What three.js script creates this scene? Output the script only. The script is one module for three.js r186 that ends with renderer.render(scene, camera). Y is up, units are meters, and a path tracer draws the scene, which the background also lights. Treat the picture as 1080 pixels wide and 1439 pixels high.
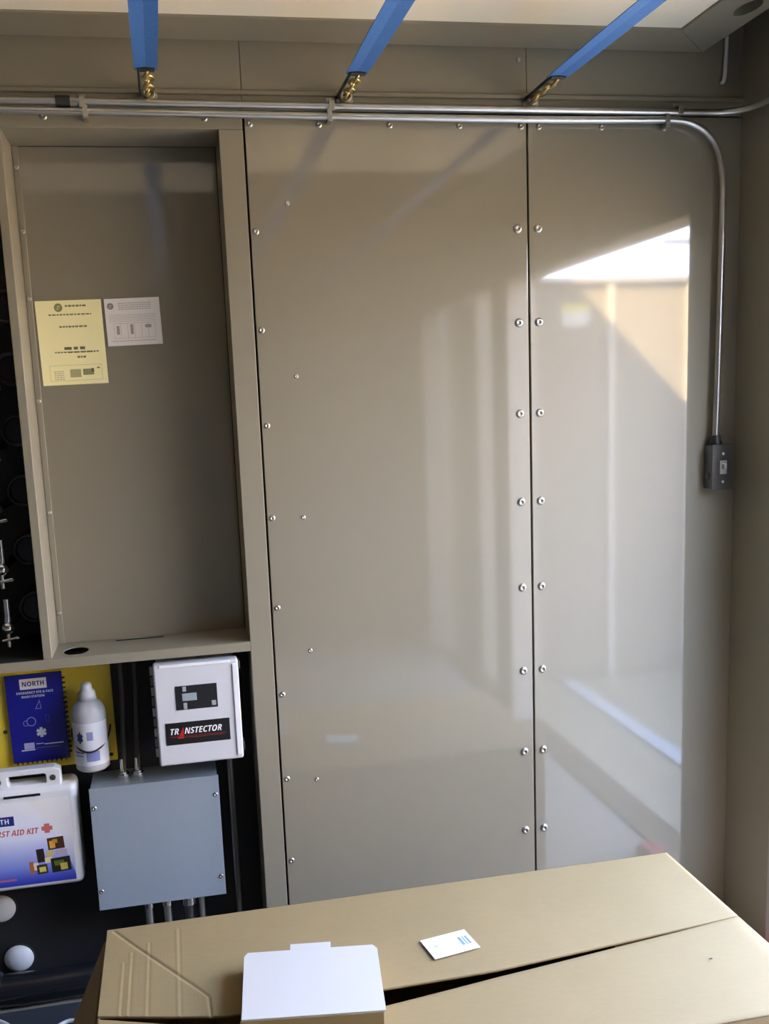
import * as THREE from 'three';
import { RoundedBoxGeometry } from 'three/addons/geometries/RoundedBoxGeometry.js';
import { mergeGeometries } from 'three/addons/utils/BufferGeometryUtils.js';

// ───────────────────────── camera, sky, sun, exposure ─────────────────────────
const scene = new THREE.Scene();
const camera = new THREE.PerspectiveCamera(2 * Math.atan(719.5 / 1328.85) * 180 / Math.PI, 1080 / 1439, 0.05, 200);
camera.position.set(-1.021, 1.5505, 2.599);
camera.rotation.set(-0.16398, -0.18232, -0.04357, 'YXZ');
camera.setViewOffset(1080, 1439, 48.25, -63.3, 1080, 1439);
scene.add(camera);

const renderer = new THREE.WebGLRenderer({ antialias: true });
renderer.toneMapping = THREE.LinearToneMapping;
renderer.toneMappingExposure = 1.34;
renderer.shadowMap.enabled = true;

// hazy bright sky: white at the horizon, blue overhead, the same all the way round
{
  const W = 64, H = 64, d = new Float32Array(W * H * 4);
  for (let j = 0; j < H; j++) {
    const el = (j + 0.5) / H * 2 - 1, t = Math.pow(Math.max(0, Math.sin(el * Math.PI / 2)), 0.55);
    const c = el < 0 ? [0.5, 0.5, 0.5] : [1.0 - 0.90 * t, 1.0 - 0.76 * t, 1.05 - 0.47 * t];
    for (let i = 0; i < W; i++) d.set([c[0], c[1], c[2], 1], (j * W + i) * 4);
  }
  const t = new THREE.DataTexture(d, W, H, THREE.RGBAFormat, THREE.FloatType);
  t.mapping = THREE.EquirectangularReflectionMapping; t.magFilter = THREE.LinearFilter; t.needsUpdate = true;
  scene.background = t;
  scene.backgroundIntensity = 24;
}
const sun = new THREE.DirectionalLight(0xffdfa6, 100);
sun.position.set(-8, 9.86, -6); sun.target.position.set(2, 0, 2);
sun.castShadow = true; sun.shadow.mapSize.set(2048, 2048);
Object.assign(sun.shadow.camera, { left: -12, right: 12, top: 12, bottom: -12, near: 0.5, far: 40 });
scene.add(sun, sun.target);

// ───────────────────────── helpers ─────────────────────────
let seed = 7;
const rnd = () => { seed = (seed * 1664525 + 1013904223) >>> 0; return seed / 4294967296; };
const taken = new Map();
function numbered(n) { const k = taken.get(n) ?? 0; taken.set(n, k + 1); return k ? n + '_' + String(k).padStart(3, '0') : n; }
function tag(o, label, category, group) { o.userData.label = label; o.userData.category = category; if (group) o.userData.group = group; return o; }
function thing(name, label, category, [x, y, z] = [0, 0, 0], group) {
  const g = new THREE.Group(); g.name = numbered(name); g.position.set(x, y, z); scene.add(g);
  return tag(g, label, category, group);
}
function structure(name) { const g = new THREE.Group(); g.name = name; g.userData.kind = 'structure'; scene.add(g); return g; }
function part(name, geo, mat, parent, pos, label) {
  const m = new THREE.Mesh(Array.isArray(geo) ? join(geo) : geo, mat);
  m.name = name; m.castShadow = m.receiveShadow = true;
  if (pos) m.position.set(...pos);
  if (label) m.userData.label = label;
  parent.add(m); return m;
}
function join(list) { return mergeGeometries(list.map((g) => { const q = g.index ? g.toNonIndexed() : g; for (const k of Object.keys(q.attributes)) if (!['position', 'normal', 'uv'].includes(k)) q.deleteAttribute(k); return q; })); }
// texture coordinates in metres, taken from the face directions of the object itself
function metric(g, s = 1) {
  const p = g.attributes.position, n = g.attributes.normal, uv = new Float32Array(p.count * 2);
  for (let i = 0; i < p.count; i++) {
    const ax = Math.abs(n.getX(i)), ay = Math.abs(n.getY(i)), az = Math.abs(n.getZ(i));
    const [u, v] = ay > ax && ay > az ? [p.getX(i), p.getZ(i)] : ax > az ? [p.getZ(i), p.getY(i)] : [p.getX(i), p.getY(i)];
    uv[2 * i] = u * s; uv[2 * i + 1] = v * s;
  }
  g.setAttribute('uv', new THREE.BufferAttribute(uv, 2)); return g;
}
// box between two corners with rounded edges
function bx(x0, x1, y0, y1, z0, z1, r = 0.001) {
  const w = x1 - x0, h = y1 - y0, d = z1 - z0;
  const g = r > 0 ? new RoundedBoxGeometry(w, h, d, 2, Math.min(r, w / 2.1, h / 2.1, d / 2.1)) : new THREE.BoxGeometry(w, h, d);
  g.translate((x0 + x1) / 2, (y0 + y1) / 2, (z0 + z1) / 2); return metric(g);
}
const V = (x, y, z) => new THREE.Vector3(x, y, z);
function cyl(a, b, r, r2 = r, seg = 20) {
  const A = V(...a), B = V(...b), g = new THREE.CylinderGeometry(r2, r, A.distanceTo(B), seg);
  g.applyQuaternion(new THREE.Quaternion().setFromUnitVectors(V(0, 1, 0), B.clone().sub(A).normalize()));
  g.translate(...A.add(B).multiplyScalar(0.5).toArray()); return g;
}
function tube(points, r, seg = 80, rad = 12, tension = 0.5) {
  return new THREE.TubeGeometry(new THREE.CatmullRomCurve3(points.map((q) => V(...q)), false, 'catmullrom', tension), seg, r, rad, false);
}
function lathe(profile, seg = 24) { return new THREE.LatheGeometry(profile.map((q) => new THREE.Vector2(...q)), seg); }
function shape(pts, holes = []) {
  const s = new THREE.Shape(pts.map((q) => new THREE.Vector2(...q)));
  for (const h of holes) s.holes.push(new THREE.Path(h.map((q) => new THREE.Vector2(...q))));
  return s;
}
const circle = (cx, cy, rx, ry = rx, n = 28) => Array.from({ length: n }, (_, i) => [cx + rx * Math.cos(i / n * 2 * Math.PI), cy + ry * Math.sin(i / n * 2 * Math.PI)]);
// extruded along +y from y0 to y1, outline given in x and z
function slab(outline, holes, y0, y1) {
  const g = new THREE.ExtrudeGeometry(shape(outline.map(([x, z]) => [x, -z]), holes.map((h) => h.map(([x, z]) => [x, -z]))), { depth: y1 - y0, bevelEnabled: false });
  g.rotateX(-Math.PI / 2); g.translate(0, y0, 0); return metric(g);
}

// value noise for the textures
function noiseField(N, cells, oct, r = rnd) {
  const out = new Float32Array(N * N); let amp = 1, tot = 0;
  for (let o = 0; o < oct; o++) {
    const c = cells << o, grid = Float32Array.from({ length: c * c }, () => r());
    for (let j = 0; j < N; j++) for (let i = 0; i < N; i++) {
      const x = i / N * c, y = j / N * c, xi = Math.floor(x), yi = Math.floor(y); let fx = x - xi, fy = y - yi;
      fx = fx * fx * (3 - 2 * fx); fy = fy * fy * (3 - 2 * fy);
      const a = grid[(yi % c) * c + xi % c], b = grid[(yi % c) * c + (xi + 1) % c], e = grid[((yi + 1) % c) * c + xi % c], f = grid[((yi + 1) % c) * c + (xi + 1) % c];
      out[j * N + i] += amp * ((a * (1 - fx) + b * fx) * (1 - fy) + (e * (1 - fx) + f * fx) * fy);
    }
    tot += amp; amp *= 0.5;
  }
  for (let i = 0; i < out.length; i++) out[i] /= tot;
  return out;
}
function dataTex(N, fn, repeat, srgb) {
  const d = new Uint8Array(N * N * 4);
  for (let i = 0; i < N * N; i++) { const c = fn(i); d.set([c[0], c[1], c[2], 255], i * 4); }
  const t = new THREE.DataTexture(d, N, N, THREE.RGBAFormat);
  t.wrapS = t.wrapT = THREE.RepeatWrapping; t.magFilter = THREE.LinearFilter; t.minFilter = THREE.LinearMipmapLinearFilter; t.generateMipmaps = true;
  t.repeat.set(repeat, repeat); if (srgb) t.colorSpace = THREE.SRGBColorSpace; t.needsUpdate = true; return t;
}
const nA = noiseField(256, 4, 5), nB = noiseField(256, 32, 3), nC = noiseField(256, 3, 2);
const clamp = (v) => Math.max(0, Math.min(255, Math.round(v)));
const mottled = (amount, fine, repeat) => dataTex(256, (i) => { const v = clamp(255 * (1 - amount * (1 - nA[i]) - fine * (1 - nB[i]))); return [v, v, v]; }, repeat, false);
const waveBump = dataTex(256, (i) => { const v = clamp(255 * nC[i]); return [v, v, v]; }, 0.9, false);
const fineBump = dataTex(256, (i) => { const v = clamp(255 * nB[i]); return [v, v, v]; }, 6, false);

const lin = (r, g, b) => new THREE.Color().setRGB(r, g, b);
const std = (c, roughness, o = {}) => new THREE.MeshStandardMaterial({ color: c, roughness, ...o });
const phys = (c, roughness, o = {}) => new THREE.MeshPhysicalMaterial({ color: c, roughness, ...o });
const M = {
  paint: phys(lin(0.27, 0.243, 0.178), 0.07, { ior: 1.52, clearcoat: 1, clearcoatRoughness: 0.04, map: mottled(0.05, 0.02, 1.3), bumpMap: waveBump, bumpScale: 0.00014 }),
  paintDull: phys(lin(0.27, 0.243, 0.178), 0.4, { map: mottled(0.06, 0.03, 1.3) }),
  gapBlack: std(lin(0.012, 0.012, 0.012), 0.9),
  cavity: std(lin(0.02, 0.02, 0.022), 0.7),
  shell: std(lin(0.022, 0.021, 0.02), 0.7),
  floor: std(lin(0.42, 0.37, 0.30), 0.5, { map: mottled(0.3, 0.15, 1.1) }),
  ceilWhite: std(lin(0.91, 0.84, 0.67), 0.45),
  steel: std(lin(0.62, 0.61, 0.58), 0.34, { metalness: 1 }),
  galv: std(lin(0.24, 0.24, 0.24), 0.28, { metalness: 1, map: mottled(0.2, 0.1, 9) }),
  chrome: std(lin(0.85, 0.85, 0.84), 0.12, { metalness: 1 }),
  zinc: std(lin(0.5, 0.48, 0.43), 0.38, { metalness: 1 }),
  brass: std(lin(0.72, 0.55, 0.24), 0.28, { metalness: 1 }),
  darkSteel: std(lin(0.06, 0.058, 0.055), 0.45, { metalness: 0.6 }),
  black: std(lin(0.014, 0.014, 0.015), 0.5),
  blackGloss: phys(lin(0.012, 0.012, 0.014), 0.25, {}),
  strapBlue: std(lin(0.045, 0.16, 0.47), 0.75, { bumpMap: fineBump, bumpScale: 0.0006 }),
  whitePlastic: phys(lin(0.78, 0.79, 0.80), 0.35),
  warmPlastic: phys(lin(0.74, 0.72, 0.66), 0.4),
  lidGrey: phys(lin(0.60, 0.61, 0.63), 0.38),
  enclosureGrey: std(lin(0.29, 0.34, 0.38), 0.45, { map: mottled(0.05, 0.04, 3) }),
  yellow: phys(lin(0.86, 0.63, 0.05), 0.4),
  cardWhite: std(lin(0.63, 0.59, 0.53), 0.6),
  red: phys(lin(0.55, 0.045, 0.06), 0.4),
  bottle: phys(lin(0.80, 0.84, 0.88), 0.25, { transmission: 0.35, thickness: 0, transparent: false }),
};

// ───────────────────────── the setting: room shell ─────────────────────────
const FL = -0.15, CEIL = 2.62, RW = 0.65, LW = -2.6, REAR = 3.7, DEEP = -0.55;
{
  const f = structure('floor');
  part('floor_slab', bx(LW - 0.1, RW + 0.1, FL - 0.16, FL, DEEP - 0.1, REAR + 0.1, 0), M.floor, f);
  const c = structure('ceiling');
  part('roof_slab', bx(LW - 0.1, RW + 0.1, CEIL, 2.91, DEEP - 0.1, REAR + 0.1, 0), M.shell, c);
  // painted frame under the roof, mitred at the corner, with a white panel lying inside it
  part('frame_beam', slab([[LW, 0.002], [0.52, 0.002], [0.372, 0.15], [LW, 0.135]], [], 2.468, CEIL), M.paintDull, c);
  part('frame_beam', slab([[0.521, 0.003], [0.521, 3.6], [0.373, 3.6], [0.373, 0.151]], [circle(0.466, 0.3, 0.026, 0.05)], 2.468, CEIL), M.paintDull, c);
  part('ceiling_panel', bx(LW, 0.372, 2.474, 2.5, 0.1, 1.4, 0), M.ceilWhite, c, null, 'cream white ceiling panel');
  const l = structure('wall_left'); part('wall_slab', bx(LW - 0.1, LW, FL, CEIL, DEEP - 0.1, REAR + 0.1, 0), M.shell, l);
  const r = structure('wall_rear'); part('wall_slab', bx(LW, RW, FL, CEIL, REAR, REAR + 0.1, 0), M.shell, r);
  const w = structure('wall_right');
  // outline in z and y, with the doorway and an added second opening cut out
  const g = new THREE.ExtrudeGeometry(shape([[DEEP - 0.1, FL], [0.235, FL], [0.235, 2.09], [1.93, 2.09], [1.93, FL], [2.12, FL], [2.12, 2.09], [3.5, 2.09], [3.5, FL], [REAR + 0.1, FL], [REAR + 0.1, CEIL], [DEEP - 0.1, CEIL]]), { depth: 0.1, bevelEnabled: false });
  g.applyMatrix4(new THREE.Matrix4().set(0, 0, 1, RW, 0, 1, 0, 0, 1, 0, 0, 0, 0, 0, 0, 1));
  { const ix = g.index; const p = g.attributes.position.array; if (!ix) for (let i = 0; i < p.length; i += 9) for (let k = 0; k < 3; k++) { const t = p[i + 3 + k]; p[i + 3 + k] = p[i + 6 + k]; p[i + 6 + k] = t; } }
  g.computeVertexNormals();
  part('wall_slab', metric(g), M.paintDull, w);
  const d = structure('door_1');
  const jamb = std(lin(0.35, 0.34, 0.32), 0.4);
  part('jamb', bx(RW - 0.012, RW + 0.112, FL, 2.0825, 0.2355, 0.255, 0.002), jamb, d);
  part('jamb', bx(RW - 0.012, RW + 0.112, FL, 2.0825, 1.91, 1.9295, 0.002), jamb, d);
  part('head', bx(RW - 0.012, RW + 0.112, 2.083, 2.0895, 0.256, 1.909, 0.002), M.paintDull, d);
  part('threshold', bx(RW, RW + 0.14, FL, FL + 0.012, 0.256, 1.909, 0.003), M.galv, d);
  const d2 = structure('added_door_2');  // unseen second opening, added to bring more light to the left side
  part('jamb', bx(RW - 0.012, RW + 0.112, FL, 2.0825, 2.1205, 2.14, 0.002), jamb, d2);
  part('jamb', bx(RW - 0.012, RW + 0.112, FL, 2.0825, 3.48, 3.4995, 0.002), jamb, d2);
  part('head', bx(RW - 0.012, RW + 0.112, 2.083, 2.0895, 2.141, 3.479, 0.002), M.paintDull, d2);
  part('threshold', bx(RW, RW + 0.14, FL, FL + 0.012, 2.141, 3.479, 0.003), M.galv, d2);
}

// ───────────────────────── the back wall ─────────────────────────
const wall = structure('wall_back');
const screwGeo = (r) => { const g = lathe([[0, 0.0012], [r * 0.34, 0.0012], [r * 0.36, r * 0.42], [r * 0.62, r * 0.40], [r * 0.88, r * 0.22], [r, 0.0006], [r * 1.0, -0.001]], 18); g.rotateX(Math.PI / 2); return g; };
const bigScrew = screwGeo(0.0125), midScrew = screwGeo(0.0085), smallScrew = screwGeo(0.006);
const screw = (parent, x, y, g = midScrew, z = 0.0002, turn = 0) => { const s = part('screw', g, M.zinc, parent, [x, y, z]); s.rotation.y = turn; return s; };
{
  part('outer_slab', bx(LW, RW, FL, CEIL, DEEP - 0.1, DEEP, 0), M.shell, wall);
  part('dark_backing', bx(-0.835, RW - 0.001, FL, 2.45, -0.03, -0.014, 0), M.gapBlack, wall);
  const mid = part('wall_panel', bx(-0.7705, -0.0005, FL, 2.298, -0.012, 0, 0.0025), M.paint, wall);
  const right = part('wall_panel', bx(0.0045, RW, FL, 2.298, -0.012, 0, 0.0025), M.paint, wall);
  for (let k = 0; k < 8; k++) {
    const y = 2.0 - 0.254 * k;
    screw(mid, -0.756, y); screw(mid, -0.0295, y, bigScrew); screw(right, 0.0305, y, bigScrew);
  }
  for (const x of [-0.757, -0.575, -0.384, -0.191, -0.016]) screw(mid, x, 2.268);
  for (const x of [0.036, 0.22, 0.41]) screw(right, x, 2.268);
  for (const y of [2.0707, 1.6212, 1.2349, 0.8522, 0.464]) screw(mid, -0.669, y, smallScrew);
  // upper band in three sheets, a thin angle along its foot
  const up = (x0, x1) => part('upper_panel', bx(x0, x1, 2.302, CEIL, -0.012, -0.002, 0.001), M.paintDull, wall);
  up(LW, -0.774); const u2 = up(-0.7725, 0.0012); up(0.0028, RW);
  screw(u2, -0.02, 2.44, smallScrew, -0.0018);
  part('edge_angle', bx(LW, RW, 2.338, 2.349, -0.002, 0.006, 0.002), M.paintDull, wall);
  // frame round the recess
  const head = part('header_rail', bx(LW, -0.776, 2.255, 2.299, -0.174, 0, 0.002), M.paintDull, wall);
  for (const x of [-1.2695, -0.872]) screw(head, x, 2.281);
  part('post', bx(-0.838, -0.7755, FL, 2.2545, -0.16, 0, 0.002), M.paintDull, wall);
  const post = part('post', bx(-1.398, -1.375, 0.8935, 2.2545, -0.1748, 0, 0.002), M.paintDull, wall);
  const back = part('recess_panel', bx(-1.40, -0.8385, 0.893, 2.2545, -0.187, -0.175, 0.001), M.paint, wall);
  const flange = part('flange', bx(-1.3745, -1.359, 0.8935, 2.2545, -0.1748, -0.166, 0.0015), M.paintDull, wall);
  for (const y of [2.20, 2.035, 1.86, 1.585, 1.275, 0.985]) screw(flange, -1.366, y, smallScrew, -0.1658);
  // shelf with a cable hole and a slot
  const out = [[-1.3985, -0.003], [-0.8385, -0.003], [-0.8385, -0.186], [-1.3985, -0.186]];
  part('shelf', slab(out, [circle(-1.318, -0.073, 0.034, 0.044), [[-1.215, -0.17], [-1.078, -0.17], [-1.078, -0.148], [-1.215, -0.148]]], 0.8905, 0.893), M.paintDull, wall);
  part('shelf_lip', bx(LW, -0.8385, 0.866, 0.8929, -0.003, 0.0005, 0.001), M.paintDull, wall);
  part('shelf_lip', bx(LW, -0.8385, 0.866, 0.868, -0.02, -0.003, 0.0005), M.paintDull, wall);
  // dark bays left of the post and below the shelf
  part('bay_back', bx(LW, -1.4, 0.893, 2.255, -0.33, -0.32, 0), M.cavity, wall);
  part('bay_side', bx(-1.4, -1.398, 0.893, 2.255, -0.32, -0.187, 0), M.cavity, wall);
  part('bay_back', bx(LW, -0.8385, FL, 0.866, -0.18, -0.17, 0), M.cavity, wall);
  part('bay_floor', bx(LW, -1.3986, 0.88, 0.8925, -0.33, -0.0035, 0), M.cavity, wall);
  part('corner_cable', tube([[0.592, CEIL, 0.006], [0.592, 2.5, 0.006], [0.589, 2.42, 0.006], [0.585, 2.395, 0.008], [0.578, 2.385, 0.006]], 0.006, 30, 8), M.warmPlastic, wall);
}

// ───────────────────────── outside: ground, neighbour, kerb ─────────────────────────
{
  const g = structure('ground');
  part('ground_plane', bx(-40, 40, -0.41, -0.31, -40, 40, 0), std(lin(0.50, 0.41, 0.27), 0.9, { map: mottled(0.2, 0.2, 0.5) }), g);
  const n = thing('equipment_shelter', 'beige panelled shelter mirrored in the right wall panel, half in shade', 'building', [0.85, -0.31, 3.0]);
  const beige = std(lin(0.215, 0.195, 0.165), 0.7, { map: mottled(0.06, 0.03, 0.8) }), batten = std(lin(0.45, 0.42, 0.37), 0.6);
  part('body', bx(0, 9.15, 0, 2.5, 0.02, 3, 0.005), beige, n);
  for (let k = 1; k < 17; k++) part('siding_panel', bx(-0.18 + 0.525 * k + 0.003, 0.33 + 0.525 * k + 0.003, 0.03, 2.49, 0, 0.02, 0.003), beige, n);
  for (let k = 0; k < 17; k++) part('batten', bx(0.315 + 0.525 * k, 0.36 + 0.525 * k, 0.01, 2.52, -0.018, 0.001, 0.003), batten, n);
  part('roof_edge', bx(-0.03, 9.03, 2.5, 2.54, -0.03, 3.03, 0.005), beige, n);
  const s = thing('warning_sign', 'small yellow and white sign mirrored on the shaded shelter side', 'sign', [1.48, 2.008, 2.998]);
  part('sign_plate', bx(-0.09, 0.09, -0.068, 0.068, -0.004, 0.0, 0.001), std(lin(0.52, 0.52, 0.48), 0.5), s);
  part('yellow_band', bx(-0.089, 0.089, 0.02, 0.067, -0.005, -0.003, 0.0005), std(lin(0.56, 0.48, 0.14), 0.5), s);
  const b = thing('roof_bracket', 'dark bar above the shelter roof, mirrored near the door', 'bracket', [2.3, 2.2, 3.1]);
  part('upright', bx(0.06, 0.09, 0.03, 0.28, 0, 0.03, 0.003), M.darkSteel, b);
  part('arm', bx(-0.2, 0.062, 0.232, 0.268, 0, 0.03, 0.003), M.darkSteel, b);
  tag(part('kerb_strip', bx(1.345, 1.44, -0.31, -0.295, -4, 2.97, 0.006), std(lin(0.6, 0.6, 0.6), 0.7), scene), 'pale concrete strip on the ground outside, mirrored low in the panel', 'kerb');
}

// ───────────────────────── ceiling straps ─────────────────────────
function strap(label, x, xFar) {
  const t = thing('cargo_strap', label, 'strap', [x, 2.335, 0.0], 'blue ceiling straps');
  const n = 60, W = 0.029, th = 0.0022, pos = [], idx = [];
  const dx = (xFar - x) / 3.55;
  for (let i = 0; i <= n; i++) {
    const s = i / n, z = 0.185 + s * 3.4, sag = -0.012 * Math.sin(s * Math.PI), w = W * (0.9 + 0.1 * Math.min(1, s * 12)), bow = 0.0025;
    for (const [u, v] of [[-1, -1], [0, -1], [1, -1], [1, 1], [0, 1], [-1, 1]]) pos.push(dx * z + u * w, sag + (u ? 0 : bow) + v * th / 2, z);
  }
  for (let i = 0; i < n; i++) for (let k = 0; k < 6; k++) { const a = i * 6 + k, b = i * 6 + (k + 1) % 6; idx.push(a, a + 6, b, b, a + 6, b + 6); }
  idx.push(0, 1, 5, 1, 4, 5, 1, 2, 4, 2, 3, 4); const e = n * 6; idx.push(e, e + 5, e + 1, e + 1, e + 5, e + 4, e + 1, e + 4, e + 2, e + 2, e + 4, e + 3);
  let g = new THREE.BufferGeometry(); g.setAttribute('position', new THREE.Float32BufferAttribute(pos, 3)); g.setIndex(idx);
  g = g.toNonIndexed(); g.computeVertexNormals();
  part('webbing', metric(g), M.strapBlue, t);
  part('hook_plate', [bx(-0.019, -0.013, -0.006, 0.004, 0.008, 0.2, 0.002), bx(-0.019, 0.022, -0.005, 0.003, 0.182, 0.2, 0.002)], M.darkSteel, t);
  for (let k = 0; k < 5; k++) {
    const l = new THREE.TorusGeometry(0.0115, 0.0042, 8, 16); l.scale(1, 1, 1.0);
    if (k % 2) l.rotateX(Math.PI / 2); else l.rotateZ(Math.PI / 2).rotateX(Math.PI / 2).rotateZ(0.9);
    l.scale(1, 1, 1.55);
    part('chain_link', l, M.brass, t, [0.006, -0.002, 0.03 + k * 0.034]);
  }
  part('wall_eye', [bx(-0.018, 0.026, -0.02, 0.016, 0.0, 0.004, 0.001), new THREE.TorusGeometry(0.013, 0.004, 8, 18).translate(0.006, 0, 0.014)], M.zinc, t);
}
strap('blue webbing strap on brass chain, leftmost, above the papers', -1.013, -0.99);
strap('blue webbing strap on brass chain, middle of the three overhead', -0.508, -0.50);
strap('blue webbing strap on brass chain, nearest the right wall', 0.008, 0.03);

// ───────────────────────── conduits along the top ─────────────────────────
{
  const up = thing('electrical_conduit', 'upper steel conduit along the wall top, turning onto right wall', 'conduit');
  const zc = 0.026, P = [[LW + 0.01, 2.313, zc], [-1.365, 2.3105, zc], [-0.74, 2.307, zc], [-0.05, 2.304, zc], [0.4, 2.303, zc], [0.5, 2.303, zc], [0.572, 2.302, 0.034], [0.618, 2.301, 0.075], [0.627, 2.299, 0.16], [0.627, 2.298, 0.5], [0.627, 2.297, 3.6]];
  part('tube', tube(P, 0.0092, 160, 14), M.steel, up);
  part('coupling', cyl([-1.235, 2.3105, zc], [-1.2, 2.31, zc], 0.0135), M.darkSteel, up);
  part('coupling', cyl([-1.2, 2.31, zc], [-1.183, 2.31, zc], 0.0145, 0.0145, 6), M.zinc, up);
  const clamp1 = (o, x, y) => part('clamp', [bx(x - 0.007, x + 0.007, y - 0.013, y + 0.028, 0.0, 0.003, 0.0008), bx(x - 0.007, x + 0.007, y - 0.012, y + 0.012, 0.034, 0.038, 0.001), bx(x - 0.007, x + 0.007, y + 0.0095, y + 0.0125, 0.002, 0.037, 0.001), bx(x - 0.007, x + 0.007, y - 0.0125, y - 0.0095, 0.002, 0.037, 0.001), screwGeo(0.005).translate(x, y + 0.021, 0.003)], M.zinc, o);
  for (const x of [-1.172, -0.545, 0.44]) clamp1(up, x, 2.306);
  const lo = thing('electrical_conduit', 'lower steel conduit bending down to the outlet box', 'conduit');
  const Q = [[LW + 0.01, 2.291, zc], [-1.367, 2.288, zc], [-0.74, 2.283, zc], [-0.05, 2.279, zc], [0.3, 2.281, zc], [0.42, 2.282, zc], [0.475, 2.275, zc], [0.525, 2.248, zc], [0.56, 2.2, zc], [0.576, 2.13, zc], [0.578, 2.03, zc], [0.574, 1.63, zc], [0.57, 1.39, zc]];
  part('tube', tube(Q, 0.0092, 200, 14), M.steel, lo);
  for (const x of [-1.166, -0.551]) part('clamp', [bx(x - 0.006, x + 0.006, 2.272, 2.3, 0.034, 0.0375, 0.001), bx(x - 0.006, x + 0.006, 2.268, 2.2745, 0, 0.036, 0.001)], M.zinc, lo);
  part('clamp', [bx(0.395, 0.407, 2.27, 2.294, 0.034, 0.0375, 0.001), bx(0.395, 0.407, 2.262, 2.272, 0, 0.036, 0.001)], M.zinc, lo);
  part('connector', [cyl([0.5702, 1.385, zc], [0.5702, 1.402, zc], 0.0155, 0.0145), cyl([0.5702, 1.376, zc], [0.5702, 1.386, zc], 0.019, 0.019, 8)], M.darkSteel, lo);

  const ob = thing('outlet_box', 'galvanised outlet box at the foot of the conduit', 'outlet box', [0.581, 1.243, 0]);
  part('body', bx(-0.033, 0.031, 0, 0.132, 0, 0.046, 0.004), M.galv, ob);
  part('cover_plate', bx(-0.034, 0.032, -0.001, 0.133, 0.0465, 0.0495, 0.0025), M.galv, ob);
  part('switch', [bx(-0.01, 0.012, 0.045, 0.085, 0.049, 0.052, 0.001), bx(-0.004, 0.006, 0.06, 0.076, 0.05, 0.063, 0.002)], M.steel, ob);
  for (const y of [0.022, 0.105]) part('screw', screwGeo(0.0045).translate(0.001, y, 0.0495), M.zinc, ob);
  part('knockout', cyl([-0.036, 0.04, 0.023], [-0.0335, 0.04, 0.023], 0.011), M.galv, ob);
}

// ───────────────────────── printed things ─────────────────────────
function print(w, h, draw) {
  const c = document.createElement('canvas'); c.width = w; c.height = h;
  const k = c.getContext('2d'); draw(k, w, h);
  const t = new THREE.CanvasTexture(c); t.colorSpace = THREE.SRGBColorSpace; t.anisotropy = 8; return t;
}
// thin sheet facing +z, with its print on the front
function sheet(w, h, tex, rough = 0.6, th = 0.0008) {
  const g = new THREE.BoxGeometry(w, h, th);
  return [g, std(new THREE.Color(1, 1, 1), rough, { map: tex })];
}
const strokes = (k, x, y, w, hgt, n, c, a = 1) => { k.fillStyle = c; k.globalAlpha = a; let p = x; for (let i = 0; i < n && p < x + w; i++) { const q = w / n * (0.5 + 0.6 * rnd()); k.fillRect(p, y, Math.min(q, x + w - p), hgt); p += q + w / n * 0.25; } k.globalAlpha = 1; };
{
  const ty = print(480, 600, (k, w, h) => {
    k.fillStyle = '#fbf2b8'; k.fillRect(0, 0, w, h);
    k.fillStyle = '#8f8a63'; k.beginPath(); k.arc(165, 50, 30, 0, 7); k.fill(); k.fillStyle = '#cfc890'; k.fillRect(158, 38, 22, 10); k.fillRect(150, 54, 20, 8);
    strokes(k, 215, 34, 150, 12, 6, '#77744f'); strokes(k, 90, 96, 310, 9, 12, '#77744f'); strokes(k, 160, 180, 200, 12, 8, '#77744f');
    strokes(k, 180, 330, 180, 20, 3, '#6e6b48'); strokes(k, 110, 362, 320, 9, 14, '#77744f'); strokes(k, 205, 362, 200, 11, 5, '#77744f'); strokes(k, 270, 396, 70, 14, 3, '#77744f');
    for (let i = 0; i < 5; i++) strokes(k, 90, 500 + i * 14, 70, 6, 4, '#a8a478', 0.8);
    k.fillStyle = '#b0aa7c'; k.fillRect(205, 490, 80, 58); k.fillStyle = '#918c64'; k.fillRect(300, 490, 80, 44); k.fillStyle = '#615d42'; k.fillRect(362, 488, 20, 26); k.fillStyle = '#77744f'; k.fillRect(405, 480, 20, 10);
    k.strokeStyle = '#b5af80'; k.lineWidth = 2; k.strokeRect(60, 460, 380, 110);
  });
  const tw = print(440, 380, (k, w, h) => {
    k.fillStyle = '#ece7e2'; k.fillRect(0, 0, w, h);
    k.fillStyle = '#8b8680'; k.beginPath(); k.arc(46, 60, 26, 0, 7); k.fill(); k.fillStyle = '#c4beb7'; k.fillRect(38, 50, 20, 8); k.fillRect(34, 66, 18, 7);
    for (let i = 0; i < 4; i++) strokes(k, 110, 36 + i * 16, 260, 6, 14, '#a59f98', 0.9);
    for (let i = 0; i < 5; i++) strokes(k, 30, 130 + i * 13, 370, 4, 20, '#b3ada6', 0.8);
    k.strokeStyle = '#a7a19a'; k.lineWidth = 2; for (let i = 0; i < 6; i++) k.strokeRect(60 + 55 * i, 200, 55, 120);
    k.fillStyle = '#a29c95'; k.fillRect(190, 210, 24, 80); k.fillRect(310, 215, 50, 26); k.fillRect(80, 220, 24, 70); strokes(k, 40, 340, 350, 5, 16, '#aca69f');
  });
  const a = sheet(0.176, 0.228, ty), b = sheet(0.150, 0.128, tw);
  const p1 = part(numbered('notice_sheet'), a[0], a[1], scene, [-1.2645, 1.741, -0.1733]); p1.rotation.z = 0.012; tag(p1, 'yellow printed notice taped inside the wall recess', 'paper');
  const p2 = part(numbered('notice_sheet'), b[0], b[1], scene, [-1.094, 1.793, -0.1722]); p2.rotation.z = 0.02; tag(p2, 'smaller white printed notice beside the yellow one', 'paper');
}

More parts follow.
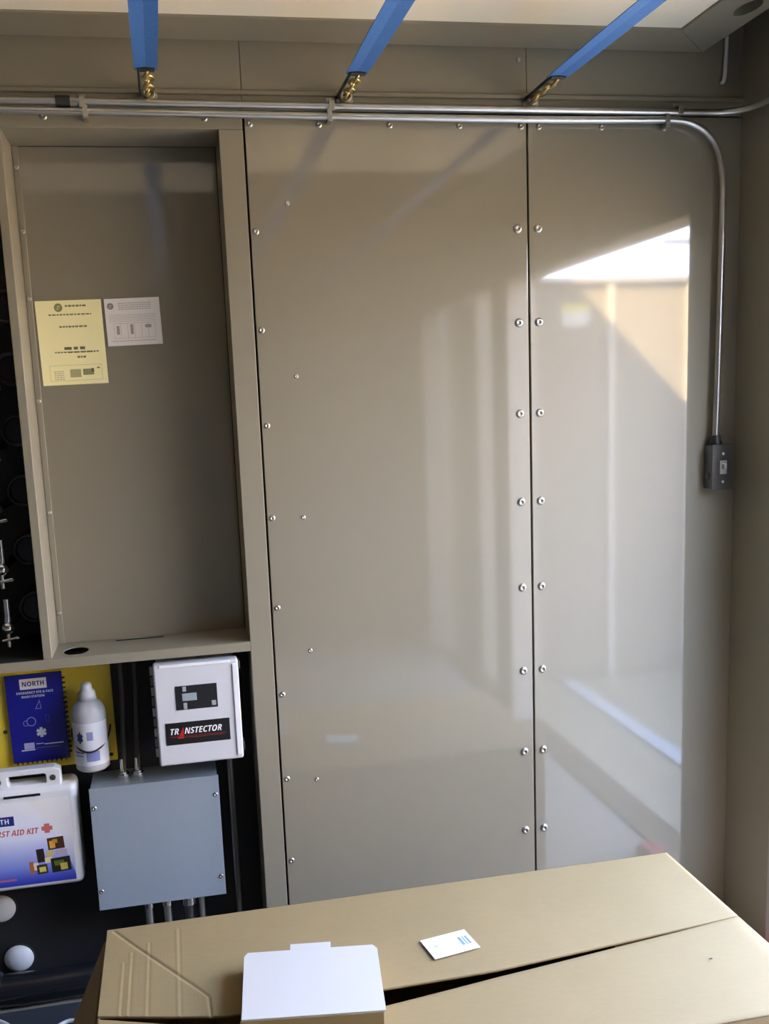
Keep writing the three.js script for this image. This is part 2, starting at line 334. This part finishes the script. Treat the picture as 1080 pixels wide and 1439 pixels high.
// ───────────────────────── eyewash board, booklet, bottle ─────────────────────────
{
  const board = thing('eyewash_board', 'yellow backboard of the eyewash station under the shelf', 'board', [-1.41, 0.53, -0.1695]);
  part('plate', bx(-0.2, 0.172, 0, 0.33, 0, 0.012, 0.004), M.yellow, board).rotation.z = 0.0;
  for (const [x, y] of [[0.155, 0.02], [-0.135, 0.12], [0.155, 0.3]]) part('screw', screwGeo(0.006).translate(x, y, 0.0122), M.darkSteel, board);
  const tb = print(440, 700, (k, w, h) => {
    k.fillStyle = '#14168c'; k.fillRect(0, 0, w, h);
    k.fillStyle = '#eceaf2'; k.fillRect(110, 30, 210, 84); k.fillStyle = '#16184e'; k.font = 'bold 52px sans-serif'; k.textAlign = 'center'; k.fillText('NORTH', 215, 90);
    k.fillStyle = '#dfe2f6'; k.font = 'bold 25px sans-serif'; k.fillText('EMERGENCY EYE & FACE', 222, 150); k.fillText('WASH STATION', 205, 182);
    k.strokeStyle = '#8f95d8'; k.lineWidth = 7; k.beginPath(); k.arc(170, 375, 34, 0, 6.3); k.stroke(); k.lineWidth = 5; k.beginPath(); k.arc(130, 385, 22, 1, 5); k.stroke();
    k.beginPath(); k.moveTo(250, 210); k.lineTo(215, 275); k.lineTo(258, 275); k.closePath(); k.stroke(); k.globalAlpha = 0.35; k.strokeRect(285, 330, 26, 60); k.globalAlpha = 1;
    k.fillStyle = '#d9dbef'; for (let i = 0; i < 3; i++) { k.save(); k.translate(240, 468); k.rotate(i * Math.PI / 3); k.fillRect(-12, -40, 24, 80); k.restore(); }
    k.fillStyle = '#b9b4e0'; k.fillRect(95, 545, 80, 52); k.fillStyle = '#dfe2f6'; k.fillRect(190, 556, 60, 6); k.fillRect(255, 562, 150, 9); k.fillRect(70, 600, 110, 8); k.globalAlpha = 0.4; k.fillRect(190, 590, 180, 6); k.globalAlpha = 1;
  });
  const bk = thing('booklet', 'blue spiral-bound eyewash booklet hanging on the yellow board', 'booklet', [-1.45, 0.556, -0.149]);
  const cover = new RoundedBoxGeometry(0.158, 0.262, 0.006, 2, 0.0015);
  const mcov = std(lin(0.008, 0.009, 0.16), 0.35);
  part('cover', cover, mcov, bk, [0, 0.131, 0]);
  const [pg, pm] = sheet(0.156, 0.259, tb, 0.35, 0.0006);
  part('cover_print', pg, pm, bk, [0, 0.131, 0.0034]);
  for (let i = 0; i < 11; i++) part('binding_loop', new THREE.TorusGeometry(0.006, 0.0013, 6, 12).rotateY(Math.PI / 2).translate(-0.068 + i * 0.0136, 0.0, 0.0), M.blackGloss, bk);
  for (let i = 0; i < 16; i++) part('binding_loop', new THREE.TorusGeometry(0.006, 0.0013, 6, 12).rotateX(Math.PI / 2).translate(0.08, 0.02 + i * 0.0148, 0.0), M.blackGloss, bk);
  bk.rotation.z = 0.01;

  const bt = thing('eyewash_bottle', 'translucent eyewash bottle with white cap on the yellow board', 'bottle', [-1.304, 0.535, -0.105]);
  const prof = [[0, 0], [0.04, 0], [0.047, 0.006], [0.048, 0.02], [0.048, 0.165], [0.046, 0.178], [0.038, 0.194], [0.026, 0.204], [0.021, 0.207], [0.021, 0.212], [0, 0.212]];
  part('body', lathe(prof, 40), M.bottle, bt);
  part('cap', lathe([[0, 0.255], [0.012, 0.254], [0.015, 0.248], [0.016, 0.235], [0.024, 0.228], [0.026, 0.207], [0, 0.207]], 30), M.whitePlastic, bt);
  const tl = print(512, 300, (k, w, h) => {
    k.fillStyle = '#dfe3ec'; k.fillRect(0, 0, w, h); k.fillStyle = '#2a3a84';
    for (let i = 0; i < 3; i++) { k.save(); k.translate(150, 100); k.rotate(i * Math.PI / 3); k.fillRect(-12, -40, 24, 80); k.restore(); }
    k.fillStyle = '#8d94c2'; k.fillRect(230, 60, 70, 60); k.fillStyle = '#8089c0'; k.fillRect(210, 200, 150, 70); strokes(k, 60, 200, 130, 12, 6, '#5a66a8'); strokes(k, 60, 225, 120, 10, 6, '#7e87bb');
  });
  const lg = new THREE.CylinderGeometry(0.0486, 0.0486, 0.125, 40, 1, true, -1.35, 2.7); 
  part('bottle_label', lg, std(new THREE.Color(1, 1, 1), 0.45, { map: tl, side: THREE.DoubleSide }), bt, [0, 0.085, 0]);
  part('retaining_cord', tube(Array.from({ length: 25 }, (_, i) => { const a = Math.PI * (i / 24); return [-0.054 * Math.cos(a), 0.11 - 0.045 * Math.sin(a), -0.04 + 0.093 * Math.sin(a)]; }), 0.0028, 60, 8), M.black, bt);
}

// ───────────────────────── surge protector and grey box ─────────────────────────
{
  const s = thing('surge_protector', 'pale grey surge protector enclosure under the shelf right end', 'enclosure', [-0.995, 0.56, -0.1695]);
  part('body', bx(-0.11, 0.11, 0.004, 0.288, 0, 0.138, 0.004), M.lidGrey, s);
  const lid = part('lid', bx(-0.117, 0.118, 0, 0.292, 0.1395, 0.187, 0.007), M.lidGrey, s);
  part('rim', [bx(0.1, 0.1175, 0.012, 0.28, 0.185, 0.1905, 0.0026), bx(-0.1, 0.095, 0.283, 0.2915, 0.183, 0.189, 0.002)], M.whitePlastic, lid);
  part('window_frame', bx(-0.06, 0.055, 0.16, 0.229, 0.1865, 0.1885, 0.0006), M.blackGloss, lid);
  part('breaker', [bx(-0.042, -0.002, 0.186, 0.207, 0.188, 0.192, 0.001)], std(lin(0.3, 0.36, 0.38), 0.4), lid);
  part('breaker', [bx(-0.04, -0.03, 0.162, 0.18, 0.188, 0.191, 0.001), bx(-0.04, -0.03, 0.213, 0.227, 0.188, 0.191, 0.001), bx(0.038, 0.05, 0.166, 0.18, 0.188, 0.19, 0.001)], std(lin(0.34, 0.34, 0.36), 0.4), lid);
  const tl = print(640, 240, (k, w, h) => {
    k.fillStyle = '#131217'; k.fillRect(0, 0, w, h);
    k.save(); k.transform(1, 0, -0.22, 1, 40, 0); k.fillStyle = '#f2efec'; k.font = 'bold 92px sans-serif'; k.textAlign = 'left';
    const put = (t, x, wd) => { k.save(); k.translate(x, 128); k.scale(wd / k.measureText(t).width, 1); k.fillText(t, 0, 0); k.restore(); };
    put('TR', 22, 92); put('NSTECTOR', 168, 375);
    k.fillStyle = '#b3201f'; k.beginPath(); k.moveTo(150, 52); k.lineTo(176, 175); k.lineTo(112, 175); k.closePath(); k.fill();
    k.restore();
    k.fillStyle = '#7c1d1c'; k.fillRect(40, 150, 560, 8); k.fillStyle = '#9c5140'; k.font = 'bold 26px sans-serif'; k.fillRect(180, 168, 400, 3);
  });
  const [g, m] = sheet(0.178, 0.064, tl, 0.3, 0.0012); const pl = part('name_plate', g, m, lid, [-0.005, 0.0925, 0.1875]); pl.rotation.z = -0.0;
  for (const y of [0.03, 0.27]) part('latch', bx(0.112, 0.124, y - 0.012, y + 0.012, 0.13, 0.172, 0.002), M.darkSteel, s);
  for (let i = 0; i < 9; i++) part('hinge_knuckle', cyl([-0.1215, 0.015 + i * 0.03, 0.14], [-0.1215, 0.038 + i * 0.03, 0.14], 0.0055, 0.0055, 10), i % 2 ? M.galv : M.zinc, s);

  const j = thing('junction_box', 'grey blank-cover junction box below the surge protector', 'enclosure', [-1.133, 0.13, -0.1695]);
  part('body', bx(-0.18, 0.178, 0, 0.366, 0, 0.13, 0.003), M.enclosureGrey, j);
  part('cover', bx(-0.183, 0.181, -0.003, 0.368, 0.131, 0.136, 0.0015), M.enclosureGrey, j);
  for (const [x, y] of [[-0.172, 0.31], [-0.172, 0.055], [0.17, 0.31], [0.17, 0.055]]) part('screw', screwGeo(0.007).translate(x, y, 0.1362), M.zinc, j);
}

// conduits and cables in the bay below the shelf
{
  const up = (label, pts, r, fit) => {
    const t = thing('flexible_conduit', label, 'conduit', [0, 0, 0], 'conduits in the lower bay');
    part('tube', tube(pts, r, 50, 12), M.darkSteel, t);
    if (fit) { const [x, y, z] = pts[pts.length - 1]; part('fitting', [cyl([x, y - 0.001, z], [x, y + 0.01, z], 0.019, 0.019, 8), cyl([x, y + 0.01, z], [x, y + 0.016, z], 0.013, 0.013), cyl([x, y + 0.016, z], [x, y + 0.055, z], 0.008, 0.0075)], M.chrome, t); }
  };
  up('dark conduit into the grey box top, nearer the yellow board', [[-1.205, 0.865, -0.11], [-1.206, 0.75, -0.105], [-1.214, 0.6, -0.1], [-1.222, 0.4995, -0.1]], 0.0075, true);
  up('dark conduit into the grey box top, nearer the surge protector', [[-1.166, 0.865, -0.11], [-1.168, 0.75, -0.105], [-1.175, 0.6, -0.1], [-1.181, 0.4995, -0.1]], 0.0075, true);
  const stub = (label, x, r, mat, y0, y1, z, nut) => {
    const t = thing('conduit_stub', label, 'conduit', [x, y0, z], 'conduits in the lower bay');
    part('tube', cyl([0, 0, 0], [0, y1 - y0, 0], r), mat, t);
    if (nut) part('fitting', [cyl([0, y1 - y0 - 0.012, 0], [0, y1 - y0, 0], r * 1.7, r * 1.7, 8), cyl([0, y1 - y0 - 0.045, 0], [0, y1 - y0 - 0.018, 0], r * 1.35)], M.chrome, t);
  };
  stub('leftmost steel stub below the grey junction box', -1.181, 0.012, M.steel, FL, 0.1295, -0.1, true);
  stub('second steel stub below the grey junction box', -1.126, 0.012, M.steel, FL, 0.1295, -0.1, true);
  stub('third and widest stub below the grey junction box', -1.062, 0.015, M.galv, FL, 0.1295, -0.09, true);
  stub('rightmost slim stub below the grey junction box', -1.024, 0.009, M.steel, FL, 0.1295, -0.09, false);
  stub('grey conduit dropping from the surge protector right end', -0.914, 0.009, M.galv, FL, 0.5635, -0.06, false);
}

// ───────────────────────── first aid kit ─────────────────────────
{
  const k0 = thing('first_aid_kit', 'white plastic first aid kit with handle left of grey box', 'first aid kit', [-1.50, 0.205, -0.1695]);
  part('case', bx(-0.21, 0.145, 0, 0.302, 0, 0.095, 0.022), M.warmPlastic, k0);
  const seam = part('front_shell', bx(-0.212, 0.147, 0.002, 0.304, 0.06, 0.112, 0.018), M.whitePlastic, k0);
  // carrying handle with an opening
  const hs = shape([[-0.16, 0], [0.104, 0], [0.104, 0.05], [0.09, 0.058], [-0.15, 0.058], [-0.16, 0.05]], [[[-0.035, 0.013], [0.066, 0.013], [0.070, 0.018], [0.070, 0.042], [0.064, 0.047], [-0.035, 0.047], [-0.04, 0.042], [-0.04, 0.018]]]);
  const h = part('handle', new THREE.ExtrudeGeometry(hs, { depth: 0.03, bevelEnabled: true, bevelSize: 0.003, bevelThickness: 0.003, bevelSegments: 2 }), M.whitePlastic, k0, [0, 0.296, 0.066]);
  for (const x of [-0.062, 0.086]) part('rivet', cyl([x, 0.031, 0.03], [x, 0.031, 0.0345], 0.0085), M.galv, h);
  part('latch', bx(-0.05, 0.05, 0.282, 0.289, 0.109, 0.1145, 0.002), M.blackGloss, k0);
  const tx = print(700, 560, (k, w, hh) => {
    const g = k.createLinearGradient(0, 0, 0, hh); g.addColorStop(0, '#f1f0ee'); g.addColorStop(0.45, '#dfe2f2'); g.addColorStop(0.8, '#7f8cd6'); g.addColorStop(1, '#2c36a4'); k.fillStyle = g; k.fillRect(0, 0, w, hh);
    k.fillStyle = '#ece9e2'; k.beginPath(); k.moveTo(w, 0); k.lineTo(w, hh * 0.94); k.quadraticCurveTo(620, 180, 430, 0); k.closePath(); k.globalAlpha = 0.6; k.fill(); k.globalAlpha = 1;
    k.fillStyle = '#1c2a78'; k.fillRect(150, 92, 210, 62); k.fillStyle = '#f0f0f5'; k.font = 'bold 46px sans-serif'; k.textAlign = 'center'; k.fillText('NORTH', 255, 139);
    k.fillStyle = '#c04a44'; k.font = 'bold italic 52px sans-serif'; k.textAlign = 'left'; k.save(); k.translate(205, 222); k.scale(0.86, 1); k.fillText('FIRST AID KIT', 0, 0); k.restore();
    k.fillStyle = '#c96a62'; k.fillRect(535, 165, 32, 62); k.fillRect(518, 182, 66, 28);
    k.fillStyle = '#232a68'; k.fillRect(160, 250, 100, 22);
    const P = [[545, 262, 100, 80, '#4a2f1b'], [556, 284, 34, 50, '#d8a13a'], [575, 275, 30, 26, '#c98d3c'], [474, 330, 46, 90, '#2d2020'], [530, 350, 48, 40, '#cdbb7c'], [520, 392, 46, 36, '#e3d8a6'], [556, 400, 118, 96, '#23261a'], [575, 420, 60, 34, '#5b6a2a'], [610, 440, 44, 46, '#c5b355'], [425, 410, 26, 84, '#b06a38'], [450, 420, 30, 50, '#ead7c0'], [468, 436, 64, 62, '#3c321a'], [482, 452, 40, 34, '#d6c45c'], [590, 350, 70, 34, '#b9a9b4']];
    for (const [x, y, a, b, c] of P) { k.fillStyle = c; k.save(); k.translate(x + a / 2, y + b / 2); k.rotate(-0.06); k.fillRect(-a / 2, -b / 2, a, b); k.restore(); }
    k.fillStyle = '#b06a8a'; k.fillRect(160, hh - 50, 180, 14);
  });
  const [g, m] = sheet(0.318, 0.252, tx, 0.35, 0.001); part('printed_label', g, m, k0, [-0.033, 0.145, 0.1125]);
}

// ───────────────────────── white caps, black pipe, cable in the bottom corner ─────────────────────────
{
  const capP = [[0, 0.022], [0.02, 0.0205], [0.034, 0.015], [0.042, 0.006], [0.044, 0]];
  const cap = (label, x, y, m) => { const t = thing('vent_cap', label, 'vent cap', [x, y, -0.1695], 'round vent caps in the lower bay'); part('dome', lathe(capP.map(([a, b]) => [a, b]).reverse(), 30).rotateX(Math.PI / 2), m, t); part('collar', new THREE.TorusGeometry(0.0445, 0.003, 8, 30).translate(0, 0, 0.002), M.cavity, t); };
  cap('round cream vent cap just below the first aid kit', -1.612, 0.105, M.warmPlastic);
  cap('round white vent cap low above the black pipe', -1.576, -0.062, M.whitePlastic);
  const p = thing('drain_pipe', 'black pipe lying along the floor below the white caps', 'pipe', [0, FL, 0]);
  part('tube', tube([[-1.64, 0.047, -0.075], [-1.5, 0.047, -0.07], [-1.3, 0.047, -0.075], [-1.22, 0.047, -0.075]], 0.046, 40, 20), M.blackGloss, p);
  part('elbow', new THREE.SphereGeometry(0.056, 20, 14).translate(-1.65, 0.056, -0.075), M.blackGloss, p);
  const c = part(numbered('cable'), tube([[-1.75, FL + 0.0145, 0.02], [-1.64, FL + 0.0145, 0.012], [-1.6, FL + 0.0145, 0.03], [-1.55, FL + 0.0145, 0.075], [-1.47, FL + 0.0145, 0.1], [-1.41, FL + 0.0145, 0.07], [-1.34, FL + 0.0145, 0.12]], 0.006, 80, 8), M.whitePlastic, scene);
  tag(c, 'thin white cable on the dark floor shade sheet in front of black pipe', 'cable');
}

// ───────────────────────── hose valves in the dark bay ─────────────────────────
for (let k = 0; k < 6; k++) {
  const words = ['lowest chrome valve', 'second chrome valve up', 'third chrome valve up', 'fourth chrome valve up', 'fifth chrome valve up', 'topmost chrome valve'][k];
  const t = thing('hose_valve', words + ' in the dark bay left of papers', 'valve', [-1.498, 0.915 + 0.165 * k, -0.1], 'chrome valves stacked in the dark bay');
  part('stem', cyl([0.003, 0.082, 0], [0.003, 0.135, 0], 0.0092), M.chrome, t);
  part('valve_ball', [new THREE.SphereGeometry(0.0195, 20, 14).translate(0.001, 0.054, 0), cyl([0.001, 0.066, 0], [0.003, 0.084, 0], 0.0105)], M.chrome, t);
  part('handle', [cyl([-0.016, 0.017, 0.004], [0.022, 0.023, 0.004], 0.0055), cyl([0, 0.0, 0.004], [0, 0.042, 0], 0.0062), new THREE.SphereGeometry(0.0065, 12, 8).translate(0.024, 0.023, 0.004)], M.chrome, t);
  part('hose_port', [cyl([0.072, 0.098, -0.215], [0.072, 0.098, -0.04], 0.046, 0.046, 28), new THREE.TorusGeometry(0.04, 0.007, 10, 28).translate(0.072, 0.098, -0.04)], M.blackGloss, t);
  part('pipe', [cyl([0.001, 0.054, -0.215], [0.001, 0.054, 0], 0.012)], M.black, t);
}

// ───────────────────────── the long cardboard box ─────────────────────────
const kraftTex = dataTex(256, (i) => { const x = i % 256, y = Math.floor(i / 256); const f = nB[((x * 1) % 256) + 256 * (Math.floor(y * 3) % 256)]; const v = 0.86 + 0.1 * nA[i] + 0.08 * (f - 0.5); return [clamp(255 * v), clamp(252 * v), clamp(246 * v)]; }, 2.2, false);
const kraftBump = dataTex(256, (i) => { const x = i % 256; const v = clamp(127 + 60 * Math.sin(x / 256 * 2 * Math.PI * 32) * 0.5 + 40 * (nB[i] - 0.5)); return [v, v, v]; }, 4, false);
const kraft = std(lin(0.35, 0.247, 0.110), 0.75, { map: kraftTex, bumpMap: kraftBump, bumpScale: 0.0001 });
{
  const B = { x0: -1.2525, x1: 0.207, z0: 0.42, z1: 1.08, top: 0.32, th: 0.006 };
  const t = thing('cardboard_box', 'long brown cardboard box with closed split flaps in the foreground', 'box', [0, FL, 0]);
  const Y = B.top - FL;
  const side = (x0, x1, z0, z1) => part('side_panel', bx(x0, x1, 0, Y - 0.004, z0, z1, 0.002), kraft, t);
  side(B.x0, B.x1, B.z0, B.z0 + B.th); side(B.x0, B.x1, B.z1 - B.th, B.z1); side(B.x0, B.x0 + B.th, B.z0 + B.th, B.z1 - B.th); side(B.x1 - B.th, B.x1, B.z0 + B.th, B.z1 - B.th);
  part('bottom_panel', bx(B.x0 + B.th, B.x1 - B.th, 0, B.th, B.z0 + B.th, B.z1 - B.th, 0), kraft, t);
  const lerp = (P, x) => { for (let i = 0; i < P.length - 1; i++) if (x <= P[i + 1][0]) { let s = (x - P[i][0]) / (P[i + 1][0] - P[i][0]); return P[i][1] + (P[i + 1][1] - P[i][1]) * s; } return P[P.length - 1][1]; };
  const backEdge = [[-1.2525, 0.752], [-1.1, 0.79], [-0.99, 0.815], [-0.8, 0.812], [-0.66, 0.805], [-0.41, 0.801], [-0.127, 0.776], [0.2195, 0.745]];
  const frontEdge = [[-1.2525, 0.762], [-1.1, 0.812], [-0.99, 0.845], [-0.8, 0.856], [-0.66, 0.85], [-0.41, 0.815], [-0.127, 0.783], [0.2195, 0.7475]];
  // dents and folds of the back flap near the left corner
  const creases = [[[-1.235, 0.43], [-1.183, 0.509]], [[-1.183, 0.509], [-1.042, 0.712]], [[-1.042, 0.712], [-1.024, 0.74]], [[-1.024, 0.74], [-1.021, 0.83]]];
  const ribs = [[-1.193, 0.53], [-1.155, 0.50], [-1.088, 0.46], [-1.21, 0.57]];
  const seg = (x, z, [[ax, az], [bx2, bz]]) => { const dx = bx2 - ax, dz = bz - az; let s = ((x - ax) * dx + (z - az) * dz) / (dx * dx + dz * dz); s = Math.max(0, Math.min(1, s)); return Math.hypot(x - ax - dx * s, z - az - dz * s); };
  const dent = (x, z) => {
    let h = 0;
    for (const c of creases) { const d = seg(x, z, c); h = Math.min(h, -0.0022 * Math.exp(-((d / 0.0034) ** 2))); }
    for (const [rx, rz] of ribs) if (z > rz) h += 0.0004 * Math.exp(-(((x - rx) / 0.003) ** 2)) - 0.0004 * Math.exp(-(((x - rx - 0.006) / 0.003) ** 2));
    return h;
  };
  function flap(z0fn, z1fn, sag, NX, NZ, hfn) {
    const pos = [], uv = [], idx = [];
    for (const s of [0, 1]) for (let j = 0; j <= NZ; j++) for (let i = 0; i <= NX; i++) {
      const q = i / NX, x = B.x0 + (q < 0.6 ? q / 0.6 * 0.3 : 0.3 + (q - 0.6) / 0.4 * (B.x1 - B.x0 - 0.3)), v = j / NZ, z = z0fn(x) + (z1fn(x) - z0fn(x)) * v;
      pos.push(x, Y - s * 0.005 + sag(x, v) + hfn(x, z), z); uv.push(x, z);
    }
    const w = NX + 1, n = w * (NZ + 1);
    for (let j = 0; j < NZ; j++) for (let i = 0; i < NX; i++) { const a = j * w + i, b = a + 1, c = a + w, d = c + 1; idx.push(a, c, b, b, c, d, n + a, n + b, n + c, n + b, n + d, n + c); }
    const rim = (a, b) => idx.push(a, b, n + a, b, n + b, n + a);
    for (let i = 0; i < NX; i++) { rim(i, i + 1); rim(NZ * w + i + 1, NZ * w + i); }
    for (let j = 0; j < NZ; j++) { rim((j + 1) * w, j * w); rim(j * w + NX, (j + 1) * w + NX); }
    const g = new THREE.BufferGeometry(); g.setAttribute('position', new THREE.Float32BufferAttribute(pos, 3)); g.setAttribute('uv', new THREE.Float32BufferAttribute(uv, 2)); g.setIndex(idx); g.computeVertexNormals();
    return g;
  }
  const bow = (x) => Math.max(0, Math.sin((x - B.x0) / (B.x1 - B.x0) * Math.PI));
  part('flap', flap(() => B.z0, (x) => lerp(backEdge, x), (x, v) => -0.004 * v * bow(x), 300, 130, dent), kraft, t);
  part('flap', flap((x) => lerp(frontEdge, x), () => B.z1, (x, v) => -0.012 * (1 - v) * bow(x), 80, 20, () => 0), kraft, t);
  // end flaps: one folded in under the top at the right, one hanging out at the left
  part('flap', bx(B.x1 - 0.32, B.x1 - B.th, Y - 0.022, Y - 0.017, B.z0 + 0.01, B.z1 - 0.01, 0.001), kraft, t);
  const of = new THREE.ExtrudeGeometry(shape([[0.44, 0], [1.07, 0], [1.03, 0.3], [0.52, 0.3]].map(([a, b]) => [a, b])), { depth: 0.005, bevelEnabled: false });
  of.applyMatrix4(new THREE.Matrix4().set(0, -0.45, -0.893, B.x0 - 0.002, 0, -0.893, 0.45, Y - 0.02, 1, 0, 0, 0, 0, 0, 0, 1)); of.computeVertexNormals();
  part('flap', metric(of), kraft, t);

  // shipping label lying on the back flap
  const tl = print(340, 240, (k, w, h) => { k.fillStyle = '#eef0f2'; k.fillRect(0, 0, w, h); for (let i = 0; i < 7; i++) strokes(k, 24, 30 + i * 26, 190, 8, 9, '#b9c0c8', 0.7); k.fillStyle = '#7f97c4'; k.fillRect(245, 70, 22, 100); k.fillRect(276, 70, 12, 100); k.fillRect(296, 70, 18, 100); });
  const [g, m] = sheet(0.113, 0.08, tl, 0.5, 0.0004);
  const lab = part('shipping_label', g, m, t, [-0.477, Y + 0.0015, 0.688], 'white printed shipping label'); lab.rotation.set(-Math.PI / 2, 0, 0.17);
  for (const [x, z] of [[0.052, 0.885], [0.18, 0.935], [-0.51, 0.69]]) part('staple', bx(x - 0.004, x + 0.004, Y + 0.0002, Y + 0.0018, z - 0.0012, z + 0.0012, 0.0004), M.darkSteel, t);
}
// small white carton on the long box
{
  const t = thing('carton', 'small white carton with tab lying on the brown box', 'carton', [-0.81, 0.316, 0.785]);
  t.rotation.y = -0.14;
  const o = [[-0.137, 0.13], [-0.145, -0.085], [-0.138, -0.1], [0.138, -0.1], [0.147, -0.085], [0.148, 0.13]];
  part('tray', slab([[-0.14, 0.132], [-0.14, -0.094], [0.14, -0.094], [0.143, 0.132]], [], 0.004, 0.04), kraft, t);
  part('lid', slab(o, [], 0.0405, 0.0435), M.cardWhite, t);
  part('tab', bx(-0.045, 0.045, 0.04, 0.043, -0.124, -0.1005, 0.001), M.cardWhite, t);
}
// red cloth on the floor against the right wall, and a dark sheet standing in for shade at the left
{
  const fold = (w, h, d, k) => {
    const g = new RoundedBoxGeometry(w, h, d, 10, h * 0.48), p = g.attributes.position;
    for (let i = 0; i < p.count; i++) { const x = p.getX(i), z = p.getZ(i); p.setY(i, p.getY(i) + 0.0025 * Math.sin(x * 70 + k) * Math.cos(z * 38 + 2 * k)); p.setX(i, x + 0.004 * Math.sin(z * 45 + k)); }
    g.computeVertexNormals(); return g;
  };
  const t = thing('cloth', 'narrow folded red cloth on the floor by the right wall', 'cloth', [0.607, FL, 0.33]);
  part('fold', fold(0.076, 0.02, 0.24, 0), M.red, t, [0, 0.015, 0]);
  part('fold', fold(0.068, 0.018, 0.21, 1.7), M.red, t, [0.002, 0.032, 0.003]);
  tag(part('floor_shade_sheet', bx(-1.85, -1.27, FL, FL + 0.008, -0.027, 1.5, 0.003), std(lin(0.035, 0.04, 0.05), 0.6), scene), 'added dark sheet for the floor shade left of the brown box', 'mat');  // added dark sheet, puts the shade of this corner into the floor colour
}

renderer.render(scene, camera);
